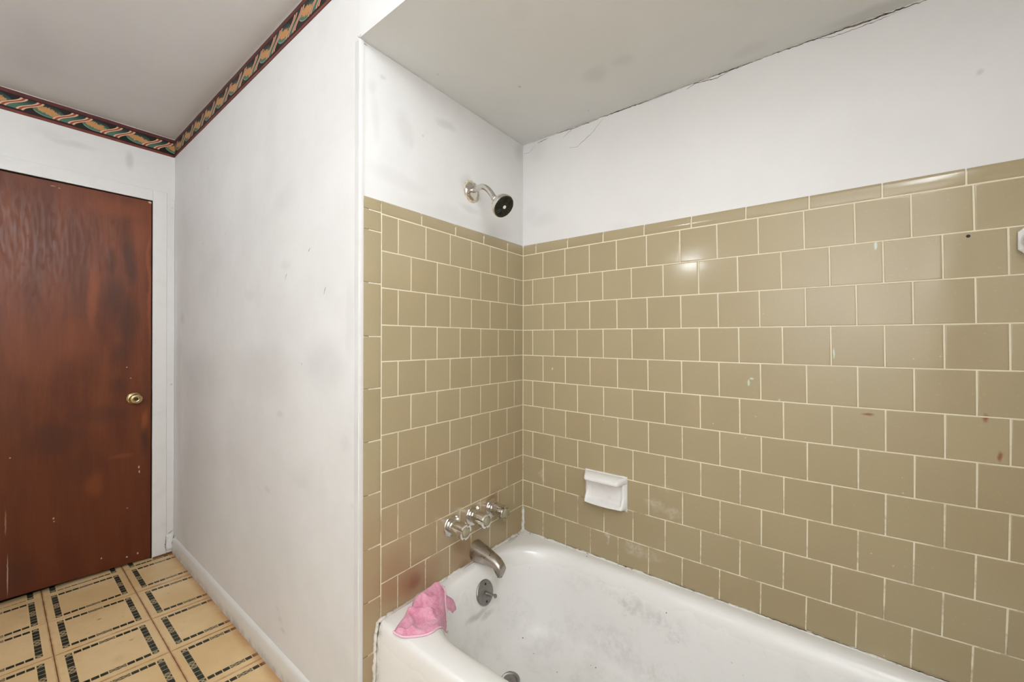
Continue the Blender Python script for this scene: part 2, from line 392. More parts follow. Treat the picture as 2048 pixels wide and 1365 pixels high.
# ladder of the thick strips
q2 = m.math('SUBTRACT', aa, .022); gap2 = m.math('PINGPONG', q2, .013)
gap2m = m.math('MULTIPLY', m.ramp(gap2, .0008, .0018, 1, 0), m.ramp(q2, -.002, -.001))
zone2 = m.math('MAXIMUM', m.ramp(aa, .0205, .0215, 1, 0), m.ramp(aa, .1005, .1015))
# crossed diamonds in the zones
def diamonds(along, across, half_l, half_w):
    t = m.math('PINGPONG', along, half_l)                          # 0..half_l
    r = m.math('ADD', m.math('DIVIDE', t, half_l), m.math('DIVIDE', across, half_w))
    outline = m.ramp(m.math('ABSOLUTE', m.math('SUBTRACT', r, 1.0)), .10, .2, 1, 0)
    fill = m.ramp(r, 1.0, .9)
    return outline, fill
acr1 = m.math('ABSOLUTE', m.math('SUBTRACT', aa, .1128)); acr2 = m.math('ABSOLUTE', m.math('SUBTRACT', bb, .10325))
o1, f1 = diamonds(m.math('SUBTRACT', bb, .0112), acr1, .0112, .0082)
o2, f2 = diamonds(m.math('SUBTRACT', aa, .0112), acr2, .0112, .0098)
black = m.mix(m.ramp(m.noise(60, 2), .4, .6), rgb(30, 34, 24), rgb(52, 54, 42))
linec = rgb(206, 184, 146); olive = rgb(112, 98, 70)
cream = m.mix(m.ramp(m.noise(3.2, 4, rough=.6), .3, .7), rgb(232, 202, 154), rgb(218, 184, 132))
cream = m.mix(m.math('MULTIPLY', m.ramp(m.noise(26, 5, rough=.7), .55, .75), .4), cream, rgb(190, 150, 108))
sp = m.blobs(m.sep(m.pos())[0], m.sep(m.pos())[1], [(-1.42, -1.13, .004, .009, .9), (-1.15, -1.07, .004, .008, .7), (-1.06, -1.12, .03, .02, .10), (-1.0, -1.02, .006, .012, .3)], .01, 40)
cream = m.mix(sp, cream, rgb(110, 74, 48))
ed = m.math('MINIMUM', m.math('MINIMUM', a, m.math('SUBTRACT', PA, a)), m.math('MINIMUM', b, m.math('SUBTRACT', PB, b)))
cream = m.mix(m.math('MULTIPLY', m.ramp(ed, .008, .0, 0, 1), m.ramp(m.noise(20, 3), .3, .7, .35, 1)), cream, rgb(176, 122, 82))
pat1 = m.mix(f1, black, olive); pat1 = m.mix(o1, pat1, linec)
strip1 = m.mix(zone1, m.mix(gapm, black, cream), pat1)
pat2 = m.mix(f2, black, olive); pat2 = m.mix(o2, pat2, linec)
strip2 = m.mix(zone2, m.mix(gap2m, black, rgb(176, 168, 136)), pat2)
c = m.mix(thin, cream, strip1); c = m.mix(thick, c, strip2)
# thin printed line between the rows, dirt along the wall
y_ = m.sep(m.pos())[1]
dw = m.math('MULTIPLY', m.ramp(y_, -.825, -.785), m.ramp(m.noise(14, 5, rough=.7), .2, .6, .3, 1))
c = m.mix(m.math('MULTIPLY', dw, .7), c, rgb(176, 120, 74))
m.set('Base Color', c); m.set('Roughness', m.ramp(m.noise(8, 4), .3, .7, .30, .5)); m.bump(m.noise(18, 4), .001, .3)
M_floor = m.m
m = NT('dirty seam', .8, .2); m.set('Base Color', m.mix(m.noise(12, 4), rgb(134, 88, 56), rgb(92, 56, 36))); M_seam = m.m

# wallpaper border print: u along the wall, v = height 0..1
def border_mat(name, axis, phase, period, sign):
    m = NT(name, .5, .35); s = m.sep(m.pos())
    ub = m.n('ShaderNodeUVMap'); ub.uv_map = 'print'; v = m.sep(ub.outputs[0])[1]
    u = m.math('MULTIPLY', m.math('SUBTRACT', s[axis], phase), sign/period)
    # unit coordinate -0.5..0.5 about each medallion
    uu = m.math('SUBTRACT', m.math('FRACT', m.math('ADD', u, .5)), .5)
    vv = m.math('DIVIDE', m.math('SUBTRACT', v, .5), .29)              # -1..1 inside the patterned band
    black = rgb(26, 20, 17)
    tan, green, cream_, red = rgb(190, 140, 92), rgb(68, 104, 88), rgb(222, 184, 150), rgb(158, 66, 52)
    nz = m.noise(70, 4, rough=.7)
    # medallion: flattened ellipse, light rim below, jagged tan leaf in the middle
    e = m.vm('LENGTH', m.comb(m.math('DIVIDE', uu, .31), m.math('DIVIDE', vv, .98)))
    med = m.ramp(e, 1.02, .99)
    rim = m.math('MULTIPLY', m.ramp(m.math('ABSOLUTE', m.math('SUBTRACT', e, .95)), .02, .05, 1, 0), m.ramp(vv, -.1, -.5))
    le = m.vm('LENGTH', m.comb(m.math('DIVIDE', uu, .27), m.math('DIVIDE', m.math('ADD', m.math('ADD', vv, .02), m.math('MULTIPLY', uu, .9)), .55)))
    leaf = m.ramp(m.math('ADD', le, m.math('MULTIPLY', m.math('SUBTRACT', m.noise(110, 4, rough=.8), .5), 2.6)), 1.0, .88)
    # ribbon pair crossing from lower left to upper right, S shaped
    sk = m.math('MULTIPLY', m.math('SINE', m.math('MULTIPLY', vv, 1.5)), .20)
    wv = m.math('SUBTRACT', m.math('FRACT', m.math('SUBTRACT', u, sk)), .5)      # 0 midway between medallions
    def stripe(c0, hw, e=.008):
        return m.ramp(m.math('ABSOLUTE', m.math('SUBTRACT', wv, c0)), hw-e, hw+e, 1, 0)
    g = m.mix(m.ramp(vv, -.6, .9), rgb(78, 116, 98), rgb(30, 48, 48))
    c = m.mix(med, black, m.mix(leaf, g, m.mix(nz, tan, rgb(206, 150, 88))))
    c = m.mix(rim, c, rgb(150, 170, 150))
    c = m.mix(stripe(0, .11), c, g)
    for c0 in (-.155, .155):
        c = m.mix(stripe(c0, .079), c, black); c = m.mix(stripe(c0, .072), c, cream_); c = m.mix(stripe(c0, .027), c, red)
    inside = m.ramp(m.math('ABSOLUTE', vv), 1.0, .96)
    c = m.mix(inside, black, c)
    maroon = m.mix(m.ramp(m.noise(25, 3), .3, .7), rgb(104, 48, 44), rgb(84, 40, 40))
    maroon2 = m.mix(m.ramp(m.noise(25, 3), .3, .7), rgb(134, 62, 50), rgb(112, 50, 44))
    c = m.mix(m.ramp(v, .828, .838), c, maroon); c = m.mix(m.ramp(v, .13, .12), c, maroon2)
    c = m.mix(m.ramp(v, .015, .005), c, black); c = m.mix(m.ramp(v, .985, .995), c, black)
    m.set('Base Color', c); m.bump(m.noise(90, 3), .0006, .3)
    return m.m
M_borderD = border_mat('wallpaper border print, door wall', 1, -1.2504, .159, 1)
M_borderW = border_mat('wallpaper border print, white wall', 0, -.8106, .1645, 1)

# terry cloth
m = NT('pink terry cloth', .95, .1)
n1 = m.noise(420, 2); n2 = m.ramp(m.noise(38, 5, rough=.7), .35, .68)
geo = m.n('ShaderNodeNewGeometry')
c = m.mix(n2, rgb(240, 172, 194), rgb(222, 128, 162))
c = m.mix(m.math('MULTIPLY', m.ramp(n1, .4, .6), .25), c, rgb(246, 200, 214))
m.set('Base Color', c); m.set('Sheen Weight', .5); m.set('Sheen Roughness', .5); m.set('Sheen Tint', (1, .8, .88, 1))
m.bump(m.math('ADD', n1, m.noise(150, 3)), .003, .9)
M_terry = m.m
m = NT('pale pink hem', .8, .1); m.set('Base Color', m.mix(m.noise(200), rgb(244, 206, 218), rgb(234, 182, 200))); M_hem = m.m

# ------------------------------------------------------------------ room shell
def wallbox(name, x0, x1, y0, y1, z0, z1, mat, struct_=True):
    o = MB().box(x0, x1, y0, y1, z0, z1).build(name, mat)
    return struct(o) if struct_ else o
GD = -.0010      # grout sits this far behind the tile face
# long wall: painted part above, grout bed below
wall_back = wallbox('wall_back', -.10, XE+.1, .0045, .10, 0, ZC+.1, M_longwall)
bed = MB().box(-.0008, XE, -GD, .0046, .30, 1.598).build('grout_bed', M_groutL, wall_back)
wall_left = wallbox('wall_left', -.10, -.0045, W+.006, .0045, 0, ZC, M_faucetwall)
bedF = MB().box(-.0046, GD, -.750, .0035, .0, 1.598).build('grout_bed', M_groutF, wall_left)
# white wall with a slightly proud corner bead
wall_front = struct(MB().box(D-.10, -.001, W, W+.012, 0, ZC).build('wall_front', M_white))
cb = MB()
n = 60
for side in (0, 1):
    pass
V = []; F = []
for i in range(n+1):
    z = .0+(ZS-.004)*i/n
    j = .0012*noise.noise(Vector((3.1, 0, z*7)))
    V += [(-.026+j*2, W-.0002, z), (-.020+j*2, W-.0016, z), (-.006, W-.0018, z), (-.0012, W-.0030+j, z), (.0008, W-.0022, z), (.0008, W+.006, z)]
for i in range(n):
    for k in range(5): F.append((i*6+k, i*6+k+1, i*6+6+k+1, i*6+6+k))
mesh('corner_bead', V, F, M_white, wall_front, smooth=True, sharp=40)
wall_door = wallbox('wall_door', D-.10, D, YO-.1, W, 1.962, ZC, M_doorwall)      # header above the door
wall_door2 = MB().box(D-.10, D, -.868, W, 0, 1.962).build('wall_pier', M_doorwall, wall_door)
MB().box(D-.10, D, YO-.1, -1.64, 0, 1.962).build('wall_pier', M_doorwall, wall_door)
wall_opp = wallbox('wall_opposite', D-.1, 1.62, YO-.1, YO, 0, ZC, M_room)
wall_right = wallbox('wall_right', XE, XE+.1, YO, .0045, 0, ZC, M_room)
MB().box(XE-.007, XE, W, 0, .36, 1.607).build('tiled_end_wall', M_tileL, wall_right)
MB().box(-.0046, .0, W+.012, .004, ZS, ZC).build('soffit_joint', M_soffit, wall_left)
ceiling = wallbox('ceiling', D-.1, XE+.1, YO-.1, .1, ZC, ZC+.08, M_ceil)
soffit = wallbox('ceiling_soffit', -.0008, XE, W, .0045, ZS, ZC, M_soffit)
# front face of the soffit is painted like the walls
MB().box(.0002, XE, W-.0012, W, ZS, ZC).build('soffit_face', M_longwall, soffit)
# little gap and hairlines at the soffit corner
def strip(name, pts, plane, off, width, mat, parent):
    """thin raised crack following pts in a wall plane: 'y' -> (x, z) at y=off, 'x' -> (y, z) at x=off, 'z' -> (x, y) at z=off"""
    P = [Vector((p[0], p[1])) for p in pts]; Q = []
    for i in range(len(P)-1):
        L = (P[i+1]-P[i]).length; k = max(1, int(L/.006))
        for j in range(k): Q.append(P[i].lerp(P[i+1], j/k)+Vector((random.uniform(-.0009, .0009), random.uniform(-.0012, .0012))))
    Q.append(P[-1]); V = []; F = []
    for i, q in enumerate(Q):
        d = (Q[min(i+1, len(Q)-1)]-Q[max(i-1, 0)]).normalized(); nrm = Vector((-d.y, d.x))
        t = i/(len(Q)-1); w_ = width*(.25+.75*math.sin(math.pi*min(max(t, .03), .97)))*random.uniform(.55, 1.15)
        for sgn in (1, -1):
            r = q+nrm*w_*.5*sgn
            V.append({'y': (r.x, off, r.y), 'x': (off, r.x, r.y), 'z': (r.x, r.y, off)}[plane])
    for i in range(len(Q)-1): F.append((2*i, 2*i+1, 2*i+3, 2*i+2))
    return mesh(name, V, F, mat, parent)
for pts, wd in (([(-.001, 2.012), (.026, 2.007), (.06, 2.028)], .0012), ([(.073, 2.036), (.124, 2.041)], .003), ([(.17, 2.0455), (.191, 2.0455), (.25, 2.043), (.306, 2.044), (.355, 2.044)], .0032),
            ([(.197, 2.022), (.233, 2.040), (.25, 2.043)], .0014), ([(.227, 1.969), (.262, 1.965), (.328, 2.001), (.37, 2.039)], .0015),
            ([(.37, 2.0455), (.406, 2.0455), (.441, 2.0455), (.49, 2.045), (.545, 2.043)], .004), ([(.545, 2.043), (.607, 2.044), (.636, 2.043)], .002),
            ([(.673, 2.036), (.697, 2.044), (.765, 2.037), (.804, 2.045)], .003), ([(.74, 2.0462), (.80, 2.0455), (.884, 2.0455)], .003),
            ([(.923, 2.046), (.99, 2.0455), (1.024, 2.045), (1.069, 2.044)], .003), ([(1.03, 2.044), (1.085, 2.044), (1.116, 2.042), (1.156, 2.043), (1.24, 2.041)], .005),
            ([(1.013, 2.046), (1.052, 2.034), (1.106, 2.034), (1.146, 2.034), (1.182, 2.038)], .0018), ([(.05, 2.046), (.3, 2.0465), (.6, 2.0462), (.95, 2.0465), (1.3, 2.046)], .0016)):
    strip('crack', pts, 'y', .0042, wd, M_crack, wall_back)
strip('crack', [(-.006, ZS+.004), (.001, ZS-.003)], 'y', W-.0036, .004, M_dark, wall_front)
strip('crack', [(.001, ZS-.003), (.008, ZS+.004)], 'y', W-.0036, .004, M_dark, wall_front)
strip('crack', [(-.775, ZS-.004), (-.755, ZS-.007)], 'x', -.004, .0025, M_dark, wall_left)

# raised mud seam and dents on the white wall
for (x, z, l) in ((-.46, 1.67, .05), (-.47, 1.42, .02), (-.30, 1.49, .012), (-.485, 1.19, .05), (-.32, 1.17, .05), (-.20, 1.35, .02), (-1.73, 1.31, .06), (-.05, .70, .02)):
    strip('dent', [(x, z-l/2), (x+.004, z), (x+.012, z+l/2)], 'y', W-.0004, .003, M_crack if z > 1.3 and l < .03 else M_white, wall_front)
# soffit squiggle
strip('scratch', [(.129, 2.16), (.14, 2.152), (.155, 2.152), (.165, 2.166)], 'y', W-.0016, .0022, M_crack, soffit)

# ------------------------------------------------------------------ floor
SY = [-.991+.275*0, -1.266, -1.541, -1.816, -2.091, -2.30]
floor = struct(MB().box(D-.25, XE+.1, YO-.1, .05, -.05, -.002).build('floor', M_seam))
rows = [-1.8345+PA*i for i in range(12)]
def shear(i): return .02 if i <= 0 else .085
def sx(i, y): return rows[i]+shear(i)*(y+1.0)
cols = [(-.991, -.7795)]+[(SY[k+1], SY[k]) for k in range(5)]
ftc = 0
def floor_tile(i, y0, y1, far=None, ua=0.0):
    g = .0011
    jx = random.uniform(-.0008, .0008)
    P = [(sx(i, y0)+g+jx if far is None else far, y0+g), (sx(i+1, y0)-g+jx, y0+g), (sx(i+1, y1)-g+jx, y1-g), (sx(i, y1)+g+jx if far is None else far, y1-g)]
    V = [(x, y, -.002) for x, y in P]+[(x, y, -.0004) for x, y in P]
    c = (sum(p[0] for p in P)/4, sum(p[1] for p in P)/4)
    V += [(x+(c[0]-x)*.008, y+(c[1]-y)*.008, 0) for x, y in P]
    F = [(0, 1, 5, 4), (1, 2, 6, 5), (2, 3, 7, 6), (3, 0, 4, 7), (4, 5, 9, 8), (5, 6, 10, 9), (6, 7, 11, 10), (7, 4, 8, 11), (8, 9, 10, 11)]
    o = mesh('floor_tile', V, F, M_floor, floor)
    uv = o.data.uv_layers.new(name='print')
    yb = -.991 if y0 == -.991 else y1-PB        # print is laid from the left edge of each column
    if abs(y1-y0) > .26: yb = y0
    for lp in o.data.loops:
        x, y, z = o.data.vertices[lp.vertex_index].co
        uv.data[lp.index].uv = (x-sx(i, y)+ua, y-yb)
    return o
for (y0, y1) in cols:
    for i in range(0, 11):
        if sx(i+1, y0) > XE: continue
        floor_tile(i, y0, y1)
# narrow row running under the door
rows.insert(0, rows[0]-PA)
_sh = shear
def shear(i): return .02 if i <= 1 else .085
for (y0, y1) in cols: floor_tile(0, y0, y1, ua=-.015)
# wooden threshold sliver under the casing
MB().bbox(D-.02, D+.018, -.872, W-.001, 0, .006, .002).build('threshold', NT('x', .5).m if False else M_seam, floor)

# ------------------------------------------------------------------ door, casing, baseboards
door = MB()
yr, yl = -.8765, -1.60
V = [(D-.045, yr, .006), (D-.045, yl, .034), (D-.045, yl, 1.955), (D-.045, yr, 1.959), (D-.006, yr, .006), (D-.006, yl, .034), (D-.006, yl, 1.955), (D-.006, yr, 1.959)]
V += [(D-.004, yr-.002, .008), (D-.004, yl+.002, .036), (D-.004, yl+.002, 1.953), (D-.004, yr-.002, 1.957)]
door.add(V, [(0, 1, 2, 3), (0, 4, 5, 1), (1, 5, 6, 2), (2, 6, 7, 3), (3, 7, 4, 0), (4, 8, 9, 5), (5, 9, 10, 6), (6, 10, 11, 7), (7, 11, 8, 4), (8, 11, 10, 9)])
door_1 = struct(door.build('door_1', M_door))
kc = Vector((D-.004, -.947, .886))
MB().rev(kc, (1, 0, 0), [(0, .030), (.003, .0315), (.006, .030), (.010, .024), (.012, .015)], 32).build('door_rosette', M_brass, door_1, True)
kb = MB().rev(kc+Vector((.008, 0, 0)), (1, 0, 0), [(0, .0125), (.014, .012), (.022, .0145), (.029, .0225), (.037, .0265), (.045, .0262), (.051, .022), (.0535, .0165), (.0535, .0145), (.0505, .0128), (.0495, .0105)], 32).build('door_knob', M_brass, door_1, True)
MB().rev(kc+Vector((.0565, 0, 0)), (1, 0, 0), [(0, .0105), (.001, .0100), (.0012, .0065), (.0035, .0055), (.0035, .002)], 20).box(kc.x+.0598, kc.x+.0606, kc.y-.0006, kc.y+.0006, kc.z-.004, kc.z+.004).build('knob_keyhole', M_brassdark, kb, True)
MB().bbox(D-.004, D+.001, -.8768, -.8735, .855, .925, .0008).build('strike_plate', M_dark, door_1)
MB().box(D-.05, D-.003, -.8768, -.8715, 0, 1.962).box(D-.05, D-.003, -1.61, -.8715, 1.957, 1.966).build('door_gap', M_dark, door_1)
MB().box(D-.10, D-.046, -1.62, -.8715, -.001, 1.962).build('door_backing', M_dark, door_1)
# casing: flat painted boards
trim_1 = struct(MB().bbox(D-.012, D+.0065, -.8735, -.8135, .0, 2.0225, .0015).build('trim_1', M_trim))
trim_2 = struct(MB().bbox(D-.012, D+.0062, -1.68, -.8735, 1.962, 2.0225, .0015).build('trim_2', M_trim))
MB().bbox(D, D+.0045, -.8135, W-.0006, .0, 1.99, .0012).build('filler_strip', M_doorwall, trim_1)
# broken plaster low in the corner
V = []; F = []; nu, nv = 10, 14
for i in range(nu+1):
    for j in range(nv+1):
        y = -.818+.038*i/nu+.004*noise.noise(Vector((i*.9, j*.8, 2))); z = .012+.095*j/nv+.004*noise.noise(Vector((i*.8, j*.9, 7)))
        e_ = min(i, nu-i, j, nv-j)/2.0
        V.append((D+.003+min(1, e_)*(.006+.008*abs(noise.noise(Vector((y*60, z*50, 1))))), y, z))
for i in range(nu):
    for j in range(nv): F.append((i*(nv+1)+j, (i+1)*(nv+1)+j, (i+1)*(nv+1)+j+1, i*(nv+1)+j+1))
mesh('broken_plaster', V, F, M_trim, trim_1, smooth=True, sharp=30)
strip('crack', [(-.782, .098), (-.783, .08), (-.789, .062), (-.790, .05)], 'x', D+.0175, .004, M_crack, trim_1)
strip('crack', [(-.817, .105), (-.816, .08), (-.819, .05), (-.816, .02)], 'x', D+.0125, .003, M_crack, trim_1)
strip('crack', [(-.808, .115), (-.795, .12), (-.784, .128)], 'x', D+.0125, .003, M_crack, trim_1)
# baseboard: rounded top, uneven caulk line
V = []; F = []; n = 90; pr = [(0, 0), (-.010, 0), (-.0105, .04), (-.0095, .068), (-.0075, .078), (-.004, .083), (.0, .088)]
for i in range(n+1):
    x = D+.002+(-.004-(D+.002))*i/n; jz = .0018*noise.noise(Vector((x*9, 0, 0))); jy = .0012*noise.noise(Vector((x*14, 5, 0)))
    for (dy, z) in pr: V.append((x, W+dy+(jy if dy else 0), z+(jz if z > .05 else 0)))
for i in range(n):
    for k in range(len(pr)-1): F.append((i*7+k, i*7+k+1, i*7+8+k, i*7+7+k))
F.append(tuple(range(n*7, n*7+7)))
bb_ = struct(mesh('baseboard_front', V, F, M_base, None, True, 50))
# wallpaper border, two lengths meeting in the corner
def border(name, along, lo, hi, fixed, zb, zt_, mat, parent, nseg=40):
    V = []; F = []; T = .0012
    for i in range(nseg+1):
        t = lo+(hi-lo)*i/nseg; w1 = .0022*noise.noise(Vector((t*8, 1, 0))); w2 = .0016*noise.noise(Vector((t*7, 9, 0)))
        for (d, z) in ((0, zb+w2), (T, zb+w2), (T, zt_+w1), (0, zt_+w1)):
            V.append((t, fixed-d, z) if along == 'x' else (fixed+d, t, z))
    for i in range(nseg):
        for k in range(3): F.append((i*4+k, i*4+4+k, i*4+5+k, i*4+k+1))
    o = mesh(name, V, F, mat, parent); uv = o.data.uv_layers.new(name='print')
    for lp in o.data.loops:
        k = lp.vertex_index % 4; uv.data[lp.index].uv = (0, 0 if k < 2 else 1)
    return o
border('wallpaper_border', 'x', D+.0005, .0, W-.0002, 2.2355, ZC-.003, M_borderW, wall_front)
border('wallpaper_border', 'y', -2.3, W-.0015, D+.0002, 2.232, ZC-.003, M_borderD, wall_door)

# ------------------------------------------------------------------ wall tiles
LX = [.00025, 1.00241, -.00687, .19501, .0534, .01797, -.09987, -.02776, -.02023, -.0116]
LZ = [1.56441, .01695, -1.07687, -.02327, -.06431, .00155, .0072, .03728, .01671, -.00729]
def ft(i, k):
    i /= 10; k /= 10
    return (1, i, k, i*i, i*k, k*k, i**3, i*i*k, i*k*k, k**3)
def LW(i, k):
    """joint (i, k) of the slightly uneven tile grid on the long wall -> (x, z)"""
    f = ft(i, k); return (0 if i == 0 else sum(a*b for a, b in zip(LX, f)), sum(a*b for a, b in zip(LZ, f)))
TILT = .0012
def wall_tile(name, corners, to3, mat, parent, gap=.0016, rnd_top=0.0, bev=.0014):
    """corners: (u, v) lower-left, lower-right, upper-right, upper-left; to3(u, v, d) places a point d in front of the tile plane"""
    cu = sum(p[0] for p in corners)/4; cv = sum(p[1] for p in corners)/4
    def inset(d):
        out = []
        for k, (u, v) in enumerate(corners):
            su = 1 if k in (0, 3) else -1; sv = 1 if k in (0, 1) else -1
            out.append((u+su*d, v+sv*d))
        return out
    tu, tv = random.uniform(-TILT, TILT), random.uniform(-TILT, TILT)
    lift = random.uniform(-.0001, .0001)
    rings = [(gap, -.0034, 0), (gap, -.0011, .0), (gap+bev*.35, -.0004, .6), (gap+bev, 0.0, 1), (gap+bev*2.2, .00010, 1)]
    V = []
    for d, dep, _ in rings:
        for k, (u, v) in enumerate(inset(d)):
            V.append(to3(u, v, dep+((u-cu)*tu+(v-cv)*tv+lift if dep > -.002 else 0)))
    F = []
    for r in range(4):
        for k in range(4): F.append((r*4+k, r*4+(k+1) % 4, r*4+4+(k+1) % 4, r*4+4+k))
    F.append((16, 17, 18, 19))
    me = bpy.data.meshes.new(name); me.from_pydata(V, [], F); me.update()
    me.shade_smooth()
    # real normals: flat face, rounded rim
    o3 = Vector(to3(cu, cv, 0)); nf = (Vector(to3(cu, cv, 1))-o3).normalized()
    eu = (Vector(to3(cu+1, cv, 0))-o3).normalized(); ev = (Vector(to3(cu, cv+1, 0))-o3).normalized()
    nt_ = (nf-eu*tu-ev*tv).normalized(); N = []
    for r, tl in enumerate((1.5, 1.0, .45, .06, 0)):
        for k in range(4):
            su = -1 if k in (0, 3) else 1; sv = -1 if k in (0, 1) else 1
            N.append((nt_+(eu*su+ev*sv)*tl).normalized())
    me.normals_split_custom_set_from_vertices(N)
    return link(name, me, parent, [mat])
toL = lambda u, v, d: (u, -d, v)
toF = lambda u, v, d: (d, u, v)
ZT = 1.609
# rows of the long wall
for k in range(11):
    j0 = [0]+[j+(1.0 if k % 2 == 0 else .5) for j in range(15)]
    for a_, b_ in zip(j0, j0[1:]):
        x0 = LW(a_, k)[0]
        if x0 > XE-.03: break
        kb_ = k+1 if k < 10 else 10.98
        C = [LW(a_, kb_), LW(b_, kb_), LW(b_, k), LW(a_, k)]
        C = [(min(u, XE-.008), v) for u, v in C]
        if k == 10: C[0] = (C[0][0], max(C[0][1], .358)); C[1] = (C[1][0], max(C[1][1], .358))
        wall_tile('tile', C, toL, M_tileL, wall_back)
cap = [0, .0666, .2199, .3734, .5297, .6867, .8443, 1.0003, 1.153, 1.3002, 1.452, XE-.008]
def zrow0(x):
    lo, hi = 0., 15.
    for _ in range(30):
        mid = (lo+hi)/2
        if LW(mid, 0)[0] < x: lo = mid
        else: hi = mid
    return LW(lo, 0)[1]
def cap_tile(u0, u1, z00, z01, ztop, to3, mat, parent):
    """bullnose: front face curving back into the wall along its top edge"""
    g = .0016; prof = [(0, -.0035), (0.0006, -.0008), (.0022, 0), (.55, .0), (.80, -.0002), (.90, -.0008), (.96, -.0020), (1.0, -.0044)]
    V = []; F = []
    U = [(u0+g, 1), (u0+g+.0012, 0), (u1-g-.0012, 0), (u1-g, 1)]
    for u, e_ in U:
        zb_ = z00+(z01-z00)*(u-u0)/(u1-u0)+g; H = ztop-zb_
        for q, dd in prof:
            zz = zb_+(q if q < .01 else q*H); V.append(to3(u, zz, dd-(.0012 if e_ else 0)))
    m_ = len(prof)
    for i in range(3):
        for k in range(m_-1): F.append((i*m_+k, (i+1)*m_+k, (i+1)*m_+k+1, i*m_+k+1))
    F.append(tuple(range(m_))); F.append(tuple(range(4*m_-1, 3*m_-1, -1)))
    o = mesh('cap_tile', V, F, mat, parent, smooth=True, sharp=38); return o
for a_, b_ in zip(cap, cap[1:]): cap_tile(a_, b_, zrow0(a_), zrow0(b_), ZT-.0028*(a_+b_)/2, toL, M_tileL, wall_back)
# faucet wall: rows follow the corner heights on one side and the measured heights at the bullnose column on the other
cz = [LW(0, k)[1] for k in range(11)]+[.368]
lz = [1.569, 1.4602, 1.3507, 1.2404, 1.1316, 1.0238, .9136, .8031, .6953, .5841, .4744, .366]
YL = -.7085
def FWp(y, k): t = y/YL; return (y, cz[k]+(lz[k]-cz[k])*t)
f1_ = [0, -.1103, -.2176, -.3239, -.4314, -.5401, -.649, YL]; f2_ = [0, -.0616, -.1675, -.2726, -.3821, -.4914, -.6003, YL]
for k in range(11):
    ys = f1_ if k % 2 == 0 else f2_
    for a_, b_ in zip(ys, ys[1:]):
        if abs(a_-b_) < .02: continue
        wall_tile('tile', [FWp(b_, k+1), FWp(a_, k+1), FWp(a_, k), FWp(b_, k)], toF, M_tileF, wall_left)
capf = [-.7107, -.5587, -.4059, -.2562, -.1088, 0]
for a_, b_ in zip(capf, capf[1:]):
    za = FWp(a_, 0)[1]; zb_ = FWp(b_, 0)[1]
    cap_tile(a_, b_, za, zb_, ZT, toF, M_tileF, wall_left)
# bullnose column wrapping the outer corner
colz = [1.609, 1.572, 1.513, 1.3607, 1.206, 1.0543, .902, .7493, .594, .4417, .289, .137, .0]
for z1, z0 in zip(colz, colz[1:]):
    g = .0014; V = []; F = []
    ya, yb_ = YL-g, -.7783
    R = .0065
    sec = [(ya, -.004), (ya, -.0014), (ya-.0012, -.0003), (ya-.004, 0), (-.735, .0004), (-.748, .0003)]
    for t in range(0, 7):
        th = math.pi/2*t/6; sec.append((yb_+.023-.023*math.sin(th), -.0068+.0068*math.cos(th)))
    topc = z1 == 1.609
    zs = [(z0+g, .0014), (z0+g+.0014, 0), (z1-g-.0014, 0), (z1-g, .0014)] if not topc else [(z0+g, .0014), (z0+g+.0014, 0), (z1-.012, 0), (z1-.005, .0012), (z1-.001, .004), (z1, .0062)]
    for z, dd in zs:
        for q_, (y, x) in enumerate(sec):
            f_ = max(0, q_-6)/6.0
            V.append((x-dd, y+(dd if y < -.77 else 0), z-(.010*f_*f_ if topc and z > 1.58 else 0)))
    m_ = len(sec)
    for i in range(len(zs)-1):
        for k in range(m_-1): F.append((i*m_+k, (i+1)*m_+k, (i+1)*m_+k+1, i*m_+k+1))
    F.append(tuple(range(m_-1, -1, -1))); F.append(tuple(range((len(zs)-1)*m_, len(zs)*m_)))
    mesh('bullnose_tile', V, F, M_tileF, wall_left, smooth=True, sharp=38)

# ------------------------------------------------------------------ bathtub
TX0, TX1, TY0, TY1 = .001, XE-.01, -.722, -.002
OX0, OX1, OY0, OY1, OR = .036, 1.43, -.642, -.045, .215
PROF = [(-.03, .372), (-.014, .3715), (-.004, .368), (.004, .361), (.011, .350), (.018, .335), (.028, .30), (.042, .235), (.056, .165), (.070, .115), (.092, .084), (.13, .070), (.18, .063), (.26, .058)]
def sd(x, y):
    cx, cy = (OX0+OX1)/2, (OY0+OY1)/2; hx, hy = (OX1-OX0)/2, (OY1-OY0)/2
    qx, qy = abs(x-cx)-(hx-OR), abs(y-cy)-(hy-OR)
    return -(math.hypot(max(qx, 0), max(qy, 0))+min(max(qx, qy), 0)-OR)
def zt(x, y):
    s_ = sd(x, y)
    if s_ <= PROF[0][0]: return .372
    for (a_, b_), (c_, d_) in zip(PROF, PROF[1:]):
        if s_ <= c_: return b_+(d_-b_)*(s_-a_)/(c_-a_)
    return .058
def rrect(x0, x1, y0, y1, r, nc=14, ns=(30, 12)):
    """rounded rectangle, counter-clockwise, same vertex count for any size"""
    r = max(r, .0005); P = []
    def seg(p, q, n_): return [(p[0]+(q[0]-p[0])*i/n_, p[1]+(q[1]-p[1])*i/n_) for i in range(n_)]
    def arc(cx, cy, a0): return [(cx+r*math.cos(a0+math.pi/2*i/nc), cy+r*math.sin(a0+math.pi/2*i/nc)) for i in range(nc)]
    P += seg((x0+r, y0), (x1-r, y0), ns[0]); P += arc(x1-r, y0+r, -math.pi/2)
    P += seg((x1, y0+r), (x1, y1-r), ns[1]); P += arc(x1-r, y1-r, 0)
    P += seg((x1-r, y1), (x0+r, y1), ns[0]); P += arc(x0+r, y1-r, math.pi/2)
    P += seg((x0, y1-r), (x0, y0+r), ns[1]); P += arc(x0+r, y0+r, math.pi)
    return P
rings = []
